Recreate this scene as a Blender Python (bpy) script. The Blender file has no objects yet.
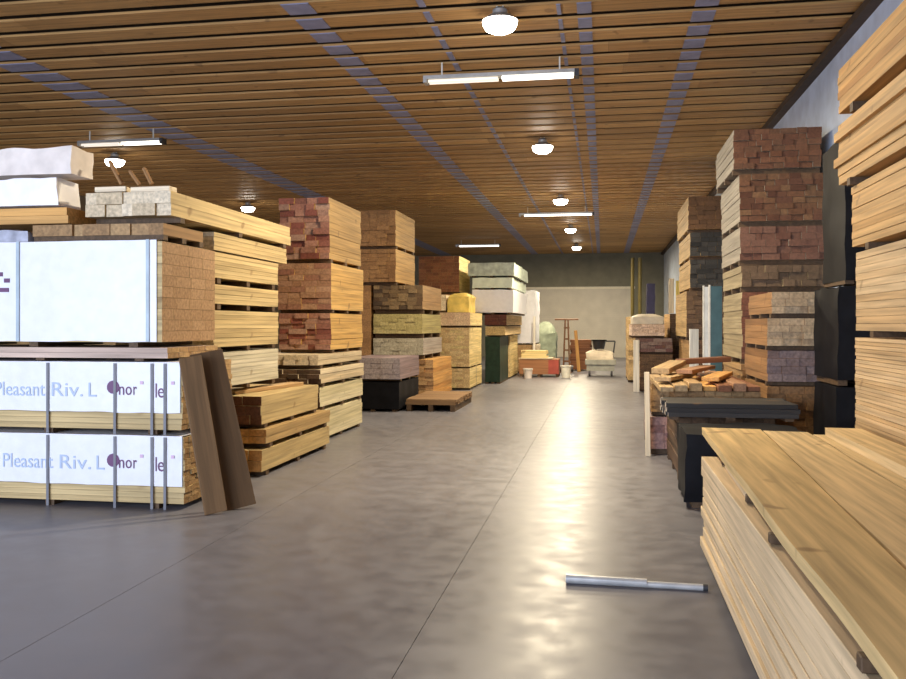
import bpy, bmesh, math, random
from mathutils import Vector, Matrix, noise
random.seed(7)
scene = bpy.context.scene
col = scene.collection
# ---------------------------------------------------------------- survey of the photograph (metres)
H = 1.7; F = 880.0; U0 = 603.0; V0 = 325.0
TH = math.atan(150.0/F); c_, s_ = math.cos(TH), math.sin(TH)
def Yz(z, X): return (z + X*s_)/c_                       # depth along the lens axis -> aisle distance
def Xu(u, z): return (u-U0)*c_*z/F
def zX(u, X): return X*F/((u-U0)*c_)
def uY(u, Y):
    k = (u-U0)*c_/F; return k*Y*c_/(1+k*s_)
def Zv(v, z): return H - (v-V0)*z/F
CEIL = 5.5; WX = 3.12; BACK = 47.0; LEFTX = -15.0; FRONT = -3.5

# ---------------------------------------------------------------- materials
def new_mat(name):
    m = bpy.data.materials.new(name); m.use_nodes = True
    nt = m.node_tree; b = nt.nodes['Principled BSDF']
    return m, nt, b
def ramp(nt, cols):
    r = nt.nodes.new('ShaderNodeValToRGB'); el = r.color_ramp.elements
    n = len(cols)
    while len(el) < n: el.new(.5)
    for i, k in enumerate(cols):
        el[i].position = i/(n-1) if n > 1 else 0; el[i].color = (*k, 1)
    return r
MATS = {}
def wood(name, cols, axis='Y', rough=.65, grain=.35, knots=True):
    """boards: a tint per board, stretched grain along the board, a few knots"""
    key = (name, axis)
    if key in MATS: return MATS[key]
    m, nt, b = new_mat(name+'_'+axis.lower()); L = nt.links; N = nt.nodes
    g = N.new('ShaderNodeNewGeometry'); r = ramp(nt, cols)
    L.new(g.outputs['Random Per Island'], r.inputs[0])
    tc = N.new('ShaderNodeTexCoord'); mp = N.new('ShaderNodeMapping')
    mp.inputs['Scale'].default_value = {'Y': (22, .9, 30), 'X': (.9, 22, 30), 'Z': (22, 22, .9), 'E': (30, 30, 30)}[axis]
    L.new(tc.outputs['Object'], mp.inputs['Vector'])
    nz = N.new('ShaderNodeTexNoise'); nz.inputs['Scale'].default_value = 1.0; nz.inputs['Detail'].default_value = 4
    L.new(mp.outputs[0], nz.inputs['Vector'])
    mr = N.new('ShaderNodeMapRange'); mr.inputs[1].default_value = .3; mr.inputs[2].default_value = .7
    mr.inputs[3].default_value = 1-grain; mr.inputs[4].default_value = 1+grain*.5
    L.new(nz.outputs['Fac'], mr.inputs[0])
    mx = N.new('ShaderNodeMix'); mx.data_type = 'RGBA'; mx.blend_type = 'MULTIPLY'; mx.inputs[0].default_value = 1
    L.new(r.outputs[0], mx.inputs[6]); L.new(mr.outputs[0], mx.inputs[7])
    out = mx.outputs[2]
    if knots:
        nk = N.new('ShaderNodeTexNoise'); nk.inputs['Scale'].default_value = 4.2; nk.inputs['Detail'].default_value = 1
        L.new(tc.outputs['Object'], nk.inputs['Vector'])
        kr = N.new('ShaderNodeMapRange'); kr.inputs[1].default_value = .70; kr.inputs[2].default_value = .76
        kr.inputs[3].default_value = 0; kr.inputs[4].default_value = .55
        L.new(nk.outputs['Fac'], kr.inputs[0])
        m2 = N.new('ShaderNodeMix'); m2.data_type = 'RGBA'
        L.new(kr.outputs[0], m2.inputs[0]); L.new(out, m2.inputs[6]); m2.inputs[7].default_value = (.16, .08, .03, 1)
        out = m2.outputs[2]
    L.new(out, b.inputs['Base Color']); b.inputs['Roughness'].default_value = rough
    b.inputs['Specular IOR Level'].default_value = .3
    MATS[key] = m; return m
def plain(name, colr, rough=.6, metal=0, noise_amt=.15, nscale=6, spec=.4):
    if name in MATS: return MATS[name]
    m, nt, b = new_mat(name); L = nt.links; N = nt.nodes
    tc = N.new('ShaderNodeTexCoord'); nz = N.new('ShaderNodeTexNoise'); nz.inputs['Scale'].default_value = nscale
    nz.inputs['Detail'].default_value = 3
    L.new(tc.outputs['Object'], nz.inputs['Vector'])
    r = ramp(nt, [tuple(x*(1-noise_amt) for x in colr), tuple(min(1, x*(1+noise_amt)) for x in colr)])
    r.color_ramp.elements[0].position = .3; r.color_ramp.elements[1].position = .7
    L.new(nz.outputs['Fac'], r.inputs[0]); L.new(r.outputs[0], b.inputs['Base Color'])
    b.inputs['Roughness'].default_value = rough; b.inputs['Metallic'].default_value = metal
    b.inputs['Specular IOR Level'].default_value = spec
    MATS[name] = m; return m
def glow(name, colr, st):
    m, nt, b = new_mat(name)
    b.inputs['Base Color'].default_value = (*colr, 1); b.inputs['Emission Color'].default_value = (*colr, 1)
    b.inputs['Emission Strength'].default_value = st; return m

CREAM = [(.52, .36, .17), (.66, .48, .25), (.58, .42, .20)]
BEIGE = [(.44, .32, .15), (.56, .42, .21), (.50, .36, .17)]
PALE = [(.62, .50, .33), (.76, .64, .46), (.55, .43, .27)]
GOLD = [(.58, .34, .10), (.68, .42, .14)]
ORANGE = [(.46, .22, .06), (.62, .33, .10), (.54, .30, .10)]
BROWN = [(.20, .10, .04), (.32, .17, .07), (.26, .14, .06)]
DARK = [(.06, .035, .02), (.13, .075, .04), (.09, .05, .03)]
REDEND = [(0.204, 0.060, 0.043), (0.391, 0.204, 0.136), (0.255, 0.085, 0.060), (0.170, 0.051, 0.034), (0.442, 0.289, 0.204), (0.238, 0.085, 0.060)]
RUST = [(.20, .08, .035), (.30, .13, .06), (.16, .06, .03), (.27, .12, .055)]
GREY = [(.36, .31, .27), (.48, .43, .37), (.30, .25, .21)]
PINKY = [(.46, .33, .26), (.58, .44, .36)]
PURPLE = [(0.210, 0.150, 0.158), (0.285, 0.217, 0.217)]
OLIVE = [(.36, .30, .12), (.46, .38, .17)]
TAN = [(.34, .20, .09), (.44, .28, .13), (.28, .16, .07)]
M_white = plain('white_wrap_plastic', (.74, .74, .79), .35, 0, .04, 9)
M_black = plain('black_wrap_plastic', (.008, .008, .010), .6, 0, .3, 5, .12)
M_green = plain('green_wrap_plastic', (.012, .032, .018), .5, 0, .3, 8, .2)
M_strap = plain('grey_strapping', (.16, .16, .18), .5)
M_steel = plain('galvanised_steel', (.46, .46, .46), .4, .3, .15, 10)
M_dsteel = plain('dark_steel', (.05, .05, .055), .45, .4)
M_bolster = wood('bolster_wood', [(.07, .042, .022), (.11, .066, .035)], 'E')
M_ink_blue = plain('pale_blue_print', (.42, .50, .66), .5, 0, .05)
M_ink_dark = plain('purple_print', (.13, .05, .13), .5, 0, .05)
M_ink_pink = plain('pink_print', (.62, .42, .58), .5, 0, .05)

# ---------------------------------------------------------------- mesh helpers
def link_mesh(name, bm, mats, parent=None, loc=(0, 0, 0), smooth=False):
    me = bpy.data.meshes.new(name); 
    bmesh.ops.recalc_face_normals(bm, faces=bm.faces)
    bm.to_mesh(me); bm.free()
    for m in (mats if isinstance(mats, (list, tuple)) else [mats]): me.materials.append(m)
    if smooth:
        for p in me.polygons: p.use_smooth = True
        me.set_sharp_from_angle(angle=math.radians(38))
    o = bpy.data.objects.new(name, me); col.objects.link(o)
    o.location = loc
    if parent: o.parent = parent
    return o
def box(bm, x0, x1, y0, y1, z0, z1, endaxis=None, rot=None, about=None):
    vs = [bm.verts.new((x, y, z)) for x in (x0, x1) for y in (y0, y1) for z in (z0, z1)]
    if rot is not None:
        for v in vs: v.co = about + rot @ (v.co - about)
    quads = [((0, 1, 3, 2), 'X'), ((4, 6, 7, 5), 'X'), ((0, 4, 5, 1), 'Y'), ((2, 3, 7, 6), 'Y'), ((0, 2, 6, 4), 'Z'), ((1, 5, 7, 3), 'Z')]
    for q, a in quads:
        f = bm.faces.new([vs[i] for i in q]); f.material_index = 1 if a == endaxis else 0
    return vs
def cyl(bm, p0, p1, r0, r1=None, n=16, mi=0, cap=True):
    r1 = r0 if r1 is None else r1
    p0 = Vector(p0); p1 = Vector(p1); d = (p1-p0).normalized()
    a = d.orthogonal().normalized(); b = d.cross(a)
    A = []; B = []
    for i in range(n):
        t = 2*math.pi*i/n; w = a*math.cos(t)+b*math.sin(t)
        A.append(bm.verts.new(p0+w*r0)); B.append(bm.verts.new(p1+w*r1))
    for i in range(n):
        f = bm.faces.new((A[i], A[(i+1) % n], B[(i+1) % n], B[i])); f.material_index = mi
    if cap:
        bm.faces.new(A[::-1]).material_index = mi; bm.faces.new(B).material_index = mi
def lathe(bm, prof, n=24, z=0):
    rings = []
    for r, h in prof:
        rings.append([bm.verts.new((max(r, 1e-4)*math.cos(2*math.pi*i/n), max(r, 1e-4)*math.sin(2*math.pi*i/n), h+z)) for i in range(n)])
    for a, b in zip(rings, rings[1:]):
        for i in range(n): bm.faces.new((a[i], a[(i+1) % n], b[(i+1) % n], b[i]))
def crumple_box(x0, x1, y0, y1, z0, z1, amp=.01, step=.12, seed=0, round_top=0):
    """a plastic-wrapped block: fine grid box with creased faces"""
    bm = bmesh.new()
    nx, ny, nz = [max(2, min(26, int(d/step))) for d in (x1-x0, y1-y0, z1-z0)]
    def grid(n1, n2, fn):
        g = [[bm.verts.new(fn(i/n1, j/n2)) for j in range(n2+1)] for i in range(n1+1)]
        for i in range(n1):
            for j in range(n2): bm.faces.new((g[i][j], g[i+1][j], g[i+1][j+1], g[i][j+1]))
    X = lambda t: x0+(x1-x0)*t
    Y = lambda t: y0+(y1-y0)*t
    Z = lambda t: z0+(z1-z0)*t
    grid(nx, nz, lambda a, b: (X(a), y0, Z(b))); grid(nx, nz, lambda a, b: (X(a), y1, Z(b)))
    grid(ny, nz, lambda a, b: (x0, Y(a), Z(b))); grid(ny, nz, lambda a, b: (x1, Y(a), Z(b)))
    grid(nx, ny, lambda a, b: (X(a), Y(b), z0)); grid(nx, ny, lambda a, b: (X(a), Y(b), z1))
    bmesh.ops.remove_doubles(bm, verts=bm.verts, dist=1e-4)
    cx, cy = (x0+x1)/2, (y0+y1)/2
    for v in bm.verts:
        p = v.co.copy()
        n = noise.noise_vector(p*3.1+Vector((seed*7.1, seed*3.3, seed)))
        n2 = noise.noise_vector(p*9.0+Vector((seed, 2, 1)))
        d = n*amp+n2*amp*.4
        if p.z < z0+1e-4: d.z = 0
        v.co = p+d
        if round_top and p.z > z0+.3*(z1-z0):
            t = (p.z-z0)/(z1-z0)
            k = max(abs(p.x-cx)/(x1-x0), abs(p.y-cy)/(y1-y0))*2
            v.co.z -= round_top*(z1-z0)*t*k**3
    return bm
def tag(o, label, cat, group=None, kind=None):
    o['label'] = label; o['category'] = cat
    if group: o['group'] = group
    if kind: o['kind'] = kind
    return o
def struct(name, bm, mats, label=None, smooth=False):
    o = link_mesh(name, bm, mats, smooth=smooth); o['kind'] = 'structure'
    o['label'] = label or name.replace('_', ' '); o['category'] = name.split('_')[0]
    return o
def empty(name, loc, rz=0):
    o = bpy.data.objects.new(name, None); o.location = loc; o.rotation_euler = (0, 0, rz)
    o.empty_display_size = .1; col.objects.link(o); return o

# a strapped pack of sawn boards -----------------------------------------------
def pack(label, x0, x1, y0, y1, z0, z1, axis, side, end=None, bh=.045, bw=.14, jit=.012, bol=0.0, straps=0,
         wrap=None, name='lumber_pack', cat='lumber', skew=0, bolmat=None, strapmat=None, nb=3, group='strapped packs of lumber'):
    """boards run along axis; the pack fills x0..x1 etc; bol = height of the bolsters under the boards"""
    cx, cy = (x0+x1)/2, (y0+y1)/2
    t = empty(name, (cx, cy, z0)); tag(t, label, cat, group)
    X0, X1, Y0, Y1 = x0-cx, x1-cx, y0-cy, y1-cy
    Z0, Z1 = bol, z1-z0
    nk = max(1, round((Z1-Z0)/bh)); w = (X1-X0) if axis == 'Y' else (Y1-Y0)
    ni = max(1, round(w/bw))
    bm = bmesh.new(); dz = (Z1-Z0)/nk; dw = w/ni
    for k in range(nk):
        lay = random.uniform(-.4, .4)*jit
        bx = [0]+[i*dw+random.uniform(-.3, .3)*dw for i in range(1, ni)]+[w]
        for i in range(ni):
            a = random.uniform(0, jit); b = random.uniform(0, jit)
            za, zb = Z0+k*dz+.0008, Z0+(k+1)*dz-.0018
            g = .0015; e = random.uniform(0, .3*jit)
            if axis == 'Y':
                box(bm, X0+bx[i]+g+(e if i == 0 else 0), X0+bx[i+1]-g-(e if i == ni-1 else 0), Y0+a, Y1-b, za, zb, 'Y')
            else:
                box(bm, X0+a, X1-b, Y0+bx[i]+g+(e if i == 0 else 0), Y0+bx[i+1]-g-(e if i == ni-1 else 0), za, zb, 'X')
    sm = wood(*side, axis) ; em = wood(*(end or side), 'E')
    o = link_mesh('boards', bm, [sm, em], t)
    if bol > .012:
        for i in range(nb):
            f = (i+.5)/nb if nb > 1 else .5
            f = .08+.84*(i/(nb-1)) if nb > 1 else .5
            bm = bmesh.new()
            if axis == 'Y':
                y = Y0+(Y1-Y0)*f; box(bm, X0+.01, X1-.01, y-.045, y+.045, 0, bol, 'X')
            else:
                x = X0+(X1-X0)*f; box(bm, x-.045, x+.045, Y0+.01, Y1-.01, 0, bol, 'Y')
            link_mesh('bolster', bm, [bolmat or M_bolster, bolmat or M_bolster], t)
    if straps:
        sp = straps if isinstance(straps, (list, tuple)) else [(i+1)/(straps+1) for i in range(straps)]
        for f in sp:
            bm = bmesh.new(); q = .003
            if axis == 'Y':
                y = Y0+(Y1-Y0)*f
                box(bm, X0-q, X0, y-.016, y+.016, Z0, Z1); box(bm, X1, X1+q, y-.016, y+.016, Z0, Z1)
                box(bm, X0-q, X1+q, y-.016, y+.016, Z1, Z1+q)
            else:
                x = X0+(X1-X0)*f
                box(bm, x-.016, x+.016, Y0-q-.008, Y0-.008, Z0, Z1); box(bm, x-.016, x+.016, Y1, Y1+q, Z0, Z1)
                box(bm, x-.016, x+.016, Y0-q-.008, Y1+q, Z1+.006, Z1+q+.006)
            link_mesh('strap', bm, strapmat or M_strap, t)
    if skew: t.rotation_euler.z = skew
    return t
def wrapped(label, x0, x1, y0, y1, z0, z1, mat, amp=.012, bol=.06, seed=1, round_top=0, name='wrapped_pack', cat='wrapped lumber', straps=0, axis='X', step=.12):
    cx, cy = (x0+x1)/2, (y0+y1)/2
    t = empty(name, (cx, cy, z0)); tag(t, label, cat, 'packs wrapped in plastic')
    bm = crumple_box(x0-cx, x1-cx, y0-cy, y1-cy, bol, z1-z0, amp, step, seed, round_top)
    link_mesh('plastic_wrap', bm, mat, t, smooth=True)
    if bol > .012:
        for f in (.1, .5, .9):
            bm = bmesh.new(); x = (x0-cx)+(x1-x0)*f
            box(bm, x-.045, x+.045, y0-cy+.03, y1-cy-.03, 0, bol, 'Y'); link_mesh('bolster', bm, [M_bolster, M_bolster], t)
    for f in ([(i+1)/(straps+1) for i in range(straps)] if straps else []):
        bm = bmesh.new(); x = (x0-cx)+(x1-x0)*f; e = amp+.004
        box(bm, x-.016, x+.016, y0-cy-e-.003, y0-cy-e, bol, z1-z0+e); box(bm, x-.016, x+.016, y0-cy-e, y1-cy+e, z1-z0+e, z1-z0+e+.003)
        link_mesh('strap', bm, M_strap, t)
    return t
def board(label, p0, p1, w, th, mats, roll=0, name='loose_board', group='loose boards', cat='board', yawface=None):
    """one loose board from p0 to p1 (centre line)"""
    p0 = Vector(p0); p1 = Vector(p1); d = p1-p0; L = d.length; d.normalize()
    up = Vector((0, 0, 1)) if yawface is None else Vector(yawface).normalized()
    sd = d.cross(up).normalized(); up = sd.cross(d).normalized()
    R = Matrix((sd, d, up)).transposed()
    if roll: R = R @ Matrix.Rotation(roll, 3, 'Y')
    bm = bmesh.new(); 
    vs = box(bm, -w/2, w/2, -L/2, L/2, -th/2, th/2, 'Y')
    bmesh.ops.bevel(bm, geom=list(bm.edges), offset=min(.004, th*.15), segments=1, affect='EDGES')
    o = link_mesh(name, bm, mats)
    o.matrix_world = Matrix.Translation((p0+p1)/2) @ R.to_4x4()
    tag(o, label, cat, group); return o
def W(cols_name, cols, axis='Y'): return [wood(cols_name, cols, axis), wood(cols_name, cols, 'E')]
cream = ('cream_wood', CREAM); beige = ('beige_wood', BEIGE); pale = ('pale_wood', PALE); gold = ('gold_wood', GOLD)
orange = ('orange_wood', ORANGE); brown = ('brown_wood', BROWN); dark = ('dark_wood', DARK); redend = ('red_painted_ends', REDEND)
rust = ('rust_brown_wood', RUST); grey = ('grey_wood', GREY); pinky = ('pinkish_wood', PINKY); purple = ('purple_grey_wood', PURPLE)
olive = ('olive_wood', OLIVE); tan = ('tan_wood', TAN)

# ================================================================ THE ROOM
def floor_mat():
    m, nt, b = new_mat('polished_concrete'); L = nt.links; N = nt.nodes
    tc = N.new('ShaderNodeTexCoord')
    n1 = N.new('ShaderNodeTexNoise'); n1.inputs['Scale'].default_value = .45; n1.inputs['Detail'].default_value = 5
    n2 = N.new('ShaderNodeTexNoise'); n2.inputs['Scale'].default_value = 5; n2.inputs['Detail'].default_value = 6
    L.new(tc.outputs['Object'], n1.inputs['Vector']); L.new(tc.outputs['Object'], n2.inputs['Vector'])
    r = ramp(nt, [(.125, .120, .138), (.172, .166, .184)]); r.color_ramp.elements[0].position = .3; r.color_ramp.elements[1].position = .7
    L.new(n1.outputs['Fac'], r.inputs[0])
    mr = N.new('ShaderNodeMapRange'); mr.inputs[1].default_value = .3; mr.inputs[2].default_value = .7; mr.inputs[3].default_value = .86; mr.inputs[4].default_value = 1.1
    L.new(n2.outputs['Fac'], mr.inputs[0])
    mx = N.new('ShaderNodeMix'); mx.data_type = 'RGBA'; mx.blend_type = 'MULTIPLY'; mx.inputs[0].default_value = 1
    L.new(r.outputs[0], mx.inputs[6]); L.new(mr.outputs[0], mx.inputs[7])
    L.new(mx.outputs[2], b.inputs['Base Color'])
    rr = N.new('ShaderNodeMapRange'); rr.inputs[1].default_value = .3; rr.inputs[2].default_value = .7; rr.inputs[3].default_value = .31; rr.inputs[4].default_value = .44
    L.new(n2.outputs['Fac'], rr.inputs[0]); L.new(rr.outputs[0], b.inputs['Roughness'])
    b.inputs['Specular IOR Level'].default_value = .24
    bp = N.new('ShaderNodeBump'); bp.inputs['Strength'].default_value = .012; bp.inputs['Distance'].default_value = .02
    L.new(n2.outputs['Fac'], bp.inputs['Height']); L.new(bp.outputs[0], b.inputs['Normal'])
    return m
bm = bmesh.new()
# slabs cast in bays: control joints are real 8 mm gaps over a sub-base
xs = [LEFTX, -3.0, -1.0, WX]; ys = [FRONT, 14.6, 24.2, 33.4, BACK]
for i in range(len(xs)-1):
    for j in range(len(ys)-1):
        box(bm, xs[i]+.0018, xs[i+1]-.0018, ys[j]+.0018, ys[j+1]-.0018, -.12, 0)
box(bm, LEFTX, WX, FRONT, BACK, -.2, -.02)
struct('floor', bm, floor_mat(), 'grey polished concrete floor with saw joints')

M_slat = wood('ceiling_slat', [(.45, .25, .092), (.56, .32, .12), (.38, .205, .072), (.50, .29, .11)], 'X', .55, .3)
M_deck = plain('dark_ceiling_deck', (.06, .035, .018), .8)
M_stripe = plain('blue_grey_paint', (.24, .245, .36), .6, 0, .12)
bm = bmesh.new()
PITCH = .53; SW = .35
y = FRONT+.1; rows = []
while y < BACK-.4:
    x = LEFTX
    while x < WX:
        ln = random.uniform(3.2, 5.2); x2 = min(WX, x+ln)
        box(bm, x, x2-.003, y, y+SW, CEIL-.03, CEIL, 'X'); x = x2
    rows.append(y); y += PITCH
for f in bm.faces: f.material_index = 0
n0 = len(bm.faces)
vs = box(bm, LEFTX, WX, FRONT, BACK, CEIL+.06, CEIL+.16)
bm.faces.ensure_lookup_table()
for f in bm.faces[n0:]: f.material_index = 1
struct('ceiling', bm, [M_slat, M_deck], 'brown wooden slat ceiling with dark gaps')
for k, (sx, sw) in enumerate([(-8.35, .62), (-3.57, .34), (-.22, .17), (1.2, .27), (-.52, .05), (-2.1, .08)]):
    bm = bmesh.new()
    for y in rows: box(bm, sx-sw/2, sx+sw/2, y+.004, y+SW-.004, CEIL-.042, CEIL-.0305)
    struct('trim_%d' % (k+1), bm, M_stripe, 'blue grey strip running along the ceiling slats')
M_wall = plain('blue_grey_wall', (.62, .70, .84), .7, 0, .12, 3)
bm = bmesh.new(); box(bm, WX, WX+.15, FRONT, BACK, -.2, CEIL+.16)
struct('wall_right', bm, M_wall, 'blue grey painted side wall above the right stacks')
M_lw = plain('brown_side_wall', (.20, .15, .10), .8)
bm = bmesh.new(); box(bm, LEFTX-.15, LEFTX, FRONT, BACK, -.2, CEIL+.16)
struct('wall_left', bm, M_lw, 'brown side wall behind the left stacks')
# back wall: metal siding, horizontal ribs
M_bw = plain('grey_green_siding', (.21, .20, .15), .7, 0, .12, 2)
bm = bmesh.new(); box(bm, LEFTX, WX, BACK, BACK+.15, -.2, CEIL+.16)
struct('wall_back', bm, M_bw, 'grey green end wall at the far end of the aisle')
M_door = plain('pale_roller_door', (.64, .59, .50), .5, 0, .06, 2)
M_doorlip = plain('cream_door_rail', (.80, .74, .60), .5, 0, .05)
bm = bmesh.new(); dx0, dx1 = -5.6, 1.55
for i in range(36):
    z = i*.1; box(bm, dx0, dx1, BACK-.05-(.012 if i % 2 else 0), BACK-.005, z+.002, z+.1)
d1 = struct('door_1', bm, M_door, 'pale ribbed roller door in the far end wall')
bm = bmesh.new(); box(bm, dx0-.1, dx1+.1, BACK-.09, BACK-.005, 3.6, 3.72); link_mesh('door_rail', bm, M_doorlip, d1)
bm = bmesh.new(); box(bm, WX-.14, WX, FRONT, BACK, CEIL-.14, CEIL-.043)
struct('trim_7', bm, plain('dark_beam', (.07, .045, .03), .7), 'dark beam where ceiling meets right wall')
# wall behind the camera, with the open loading door the daylight comes through
bm = bmesh.new(); ox0, ox1, oz = -11.5, -2.2, 4.4
box(bm, LEFTX, ox0, FRONT-.15, FRONT, -.2, CEIL+.16); box(bm, ox1, WX, FRONT-.15, FRONT, -.2, CEIL+.16)
box(bm, ox0, ox1, FRONT-.15, FRONT, oz, CEIL+.16)
struct('wall_front', bm, M_bw, 'end wall with the open loading door')

# ================================================================ LAMPS
M_lens = glow('lamp_lens', (1, .93, .80), 26)
M_tube = glow('tube_lit', (1, .94, .82), 3.2)
M_tubedim = glow('tube_dim', (1, .90, .75), .55)
M_refl = plain('grey_reflector', (.45, .45, .44), .35, .5)
M_rod = plain('white_rod', (.7, .68, .62), .4)
LAMPC = (1.0, .85, .60)
def add_lamp(name, kind, loc, energy, **kw):
    l = bpy.data.lights.new(name, kind); l.energy = energy; l.color = kw.pop('color', LAMPC)
    for k, v in kw.items(): setattr(l, k, v)
    o = bpy.data.objects.new(name, l); o.location = loc; col.objects.link(o); return o
EN = 430
hb0 = None
def high_bay(label, X, z, group, energy=EN):
    global hb0
    Y = Yz(z, X); zl = 5.29
    if hb0 is None:
        t = empty('high_bay_lamp', (X, Y, CEIL-.03))
        bm = bmesh.new(); cyl(bm, (-.035, 0, -.10), (-.035, 0, 0), .01); link_mesh('hanger_rod', bm, M_rod, t)
        bm = bmesh.new(); cyl(bm, (.035, 0, -.10), (.035, 0, 0), .01); link_mesh('hanger_rod', bm, M_rod, t)
        bm = bmesh.new(); lathe(bm, [(0, -.02), (.05, -.02), (.09, -.05), (.09, -.10), (0, -.10)][::-1]); link_mesh('gear_housing', bm, M_refl, t, smooth=True)
        bm = bmesh.new(); lathe(bm, [(.05, -.10), (.12, -.11), (.19, -.155), (.215, -.185), (.205, -.185), (.115, -.12), (.05, -.105)]); link_mesh('reflector', bm, M_refl, t, smooth=True)
        bm = bmesh.new(); lathe(bm, [(.205, -.184), (.20, -.23), (.17, -.28), (.10, -.315), (0, -.325)]); link_mesh('lens', bm, M_lens, t, smooth=True)
        hb0 = t
    else:
        t = hb0.copy(); col.objects.link(t); t.location = (X, Y, CEIL-.03)
        for ch in list(hb0.children):
            k = ch.copy(); col.objects.link(k); k.parent = t
    tag(t, label, 'ceiling lamp', group)
    o = add_lamp('high_bay_light', 'AREA', (X, Y, CEIL-.375), energy, shape='DISK', size=.42)
    o['kind'] = 'structure'
    return t
RA = -1.2
words = ['nearest round ceiling lamp above the aisle, cut by the top edge of the view', 'second round ceiling lamp above the aisle, just beyond the near tube light',
         'third round ceiling lamp above the aisle, just in front of the second tube light', 'fourth round ceiling lamp above the aisle, below and beyond the second tube light',
         'farthest round ceiling lamp above the aisle near the roller door']
for w_, z in zip(words, (10.4, 17.7, 25.3, 33.0, 40.6)): high_bay(w_, RA, z, 'round lamps above the aisle')
high_bay('round ceiling lamp above the broken boards on the left front stack', -10.5, 19.2, 'round lamps over the left stacks')
high_bay('round ceiling lamp left of the red-ended stack', -10.7, 26.9, 'round lamps over the left stacks')
st0 = None
def strip_light(label, xa, xb, z, dim=.5, energy=25):
    xm = (xa+xb)/2; Y = Yz(z, xm); L = xb-xa
    t = empty('tube_light', (xm, Y, CEIL-.03)); tag(t, label, 'ceiling light', 'tube lights on the ceiling')
    HD = .20
    bm = bmesh.new(); box(bm, -L/2, L/2, -.09, .09, -HD-.05, -HD); link_mesh('housing', bm, M_refl, t)
    for s in (-.4, .4):
        bm = bmesh.new(); box(bm, s*L-.01, s*L+.01, -.01, .01, -HD, 0); link_mesh('hanger', bm, M_rod, t)
    for (a, b, m) in ((-L/2+.02, -L/2+dim*L-.03, M_tubedim), (-L/2+dim*L+.03, L/2-.02, M_tube)):
        if b-a < .08: continue
        for yy in (-.05, .05):
            bm = bmesh.new(); cyl(bm, (a, yy, -HD-.075), (b, yy, -HD-.075), .022, n=10); link_mesh('tube', bm, m, t)
    bm = bmesh.new(); box(bm, L/2, L/2+.06, -.09, .09, -HD-.10, -HD); link_mesh('end_cap', bm, M_dsteel, t)
    bm = bmesh.new(); box(bm, -L/2-.05, -L/2, -.09, .09, -HD-.10, -HD); link_mesh('end_cap', bm, M_refl, t)
    o = add_lamp('tube_light_glow', 'AREA', (xm, Y, CEIL-.36), energy, shape='RECTANGLE', size=L, size_y=.15); o['kind'] = 'structure'
strip_light('nearest tube light on the ceiling, half dim, above the aisle', -2.49, -.39, 12.5, .5)
strip_light('tube light above the aisle beyond the third round lamp', -2.6, -.33, 28, .04, 40)
strip_light('farthest tube light over the white wrapped packs at the left', -6.4, -4.52, 39, .04, 30)
strip_light('tube light over the left front stack', -10.0, -8.34, 17, .5, 25)
# daylight through the loading door
d = add_lamp('loading_door_daylight', 'AREA', ((ox0+ox1)/2, FRONT-.02, 2.2), 1650, color=(.70, .80, 1.0), shape='RECTANGLE', size=9.2, size_y=4.3)
d.rotation_euler = (math.radians(90), 0, 0); d['kind'] = 'structure'

# ================================================================ LEFT FRONT STACK
YA = 7.56
def text_mesh(body, size, mat, parent, loc, name='lettering', sx=1.0):
    cu = bpy.data.curves.new('t', 'FONT'); cu.body = body; cu.size = size; cu.extrude = .001; cu.resolution_u = 3
    o = bpy.data.objects.new('t', cu); col.objects.link(o)
    dg = bpy.context.evaluated_depsgraph_get(); dg.update()
    me = bpy.data.meshes.new_from_object(o.evaluated_get(dg)); bpy.data.objects.remove(o); bpy.data.curves.remove(cu)
    me.materials.clear(); me.materials.append(mat)
    k = bpy.data.objects.new(name, me); col.objects.link(k); k.parent = parent
    k.location = loc; k.rotation_euler = (math.radians(90), 0, 0); k.scale = (sx, 1, 1)
    return k
def half_wrap(t, x0, x1, y0, y1, z0, z1, seed):
    """white sheet over the top and front of a pack, local coordinates"""
    bm = bmesh.new(); n = 40; prof = []
    e = .010
    pts = [(y0-e, z0+(z1-z0)*k/5) for k in range(6)]+[(y0-e+(y1-y0+2*e)*k/6, z1+e) for k in range(7)]
    g = []
    for i in range(n+1):
        x = x0+(x1-x0)*i/n; row = []
        for j, (yy, zz) in enumerate(pts):
            w = noise.noise(Vector((x*4, zz*6+yy*3, seed)))*.004
            row.append(bm.verts.new((x, yy-abs(w), zz+(w*3 if j == 0 else abs(w)))))
        g.append(row)
    for i in range(n):
        for j in range(len(pts)-1): bm.faces.new((g[i][j], g[i+1][j], g[i+1][j+1], g[i][j+1]))
    o = link_mesh('paper_wrap', bm, M_white, t, smooth=False)
    return o
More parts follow.
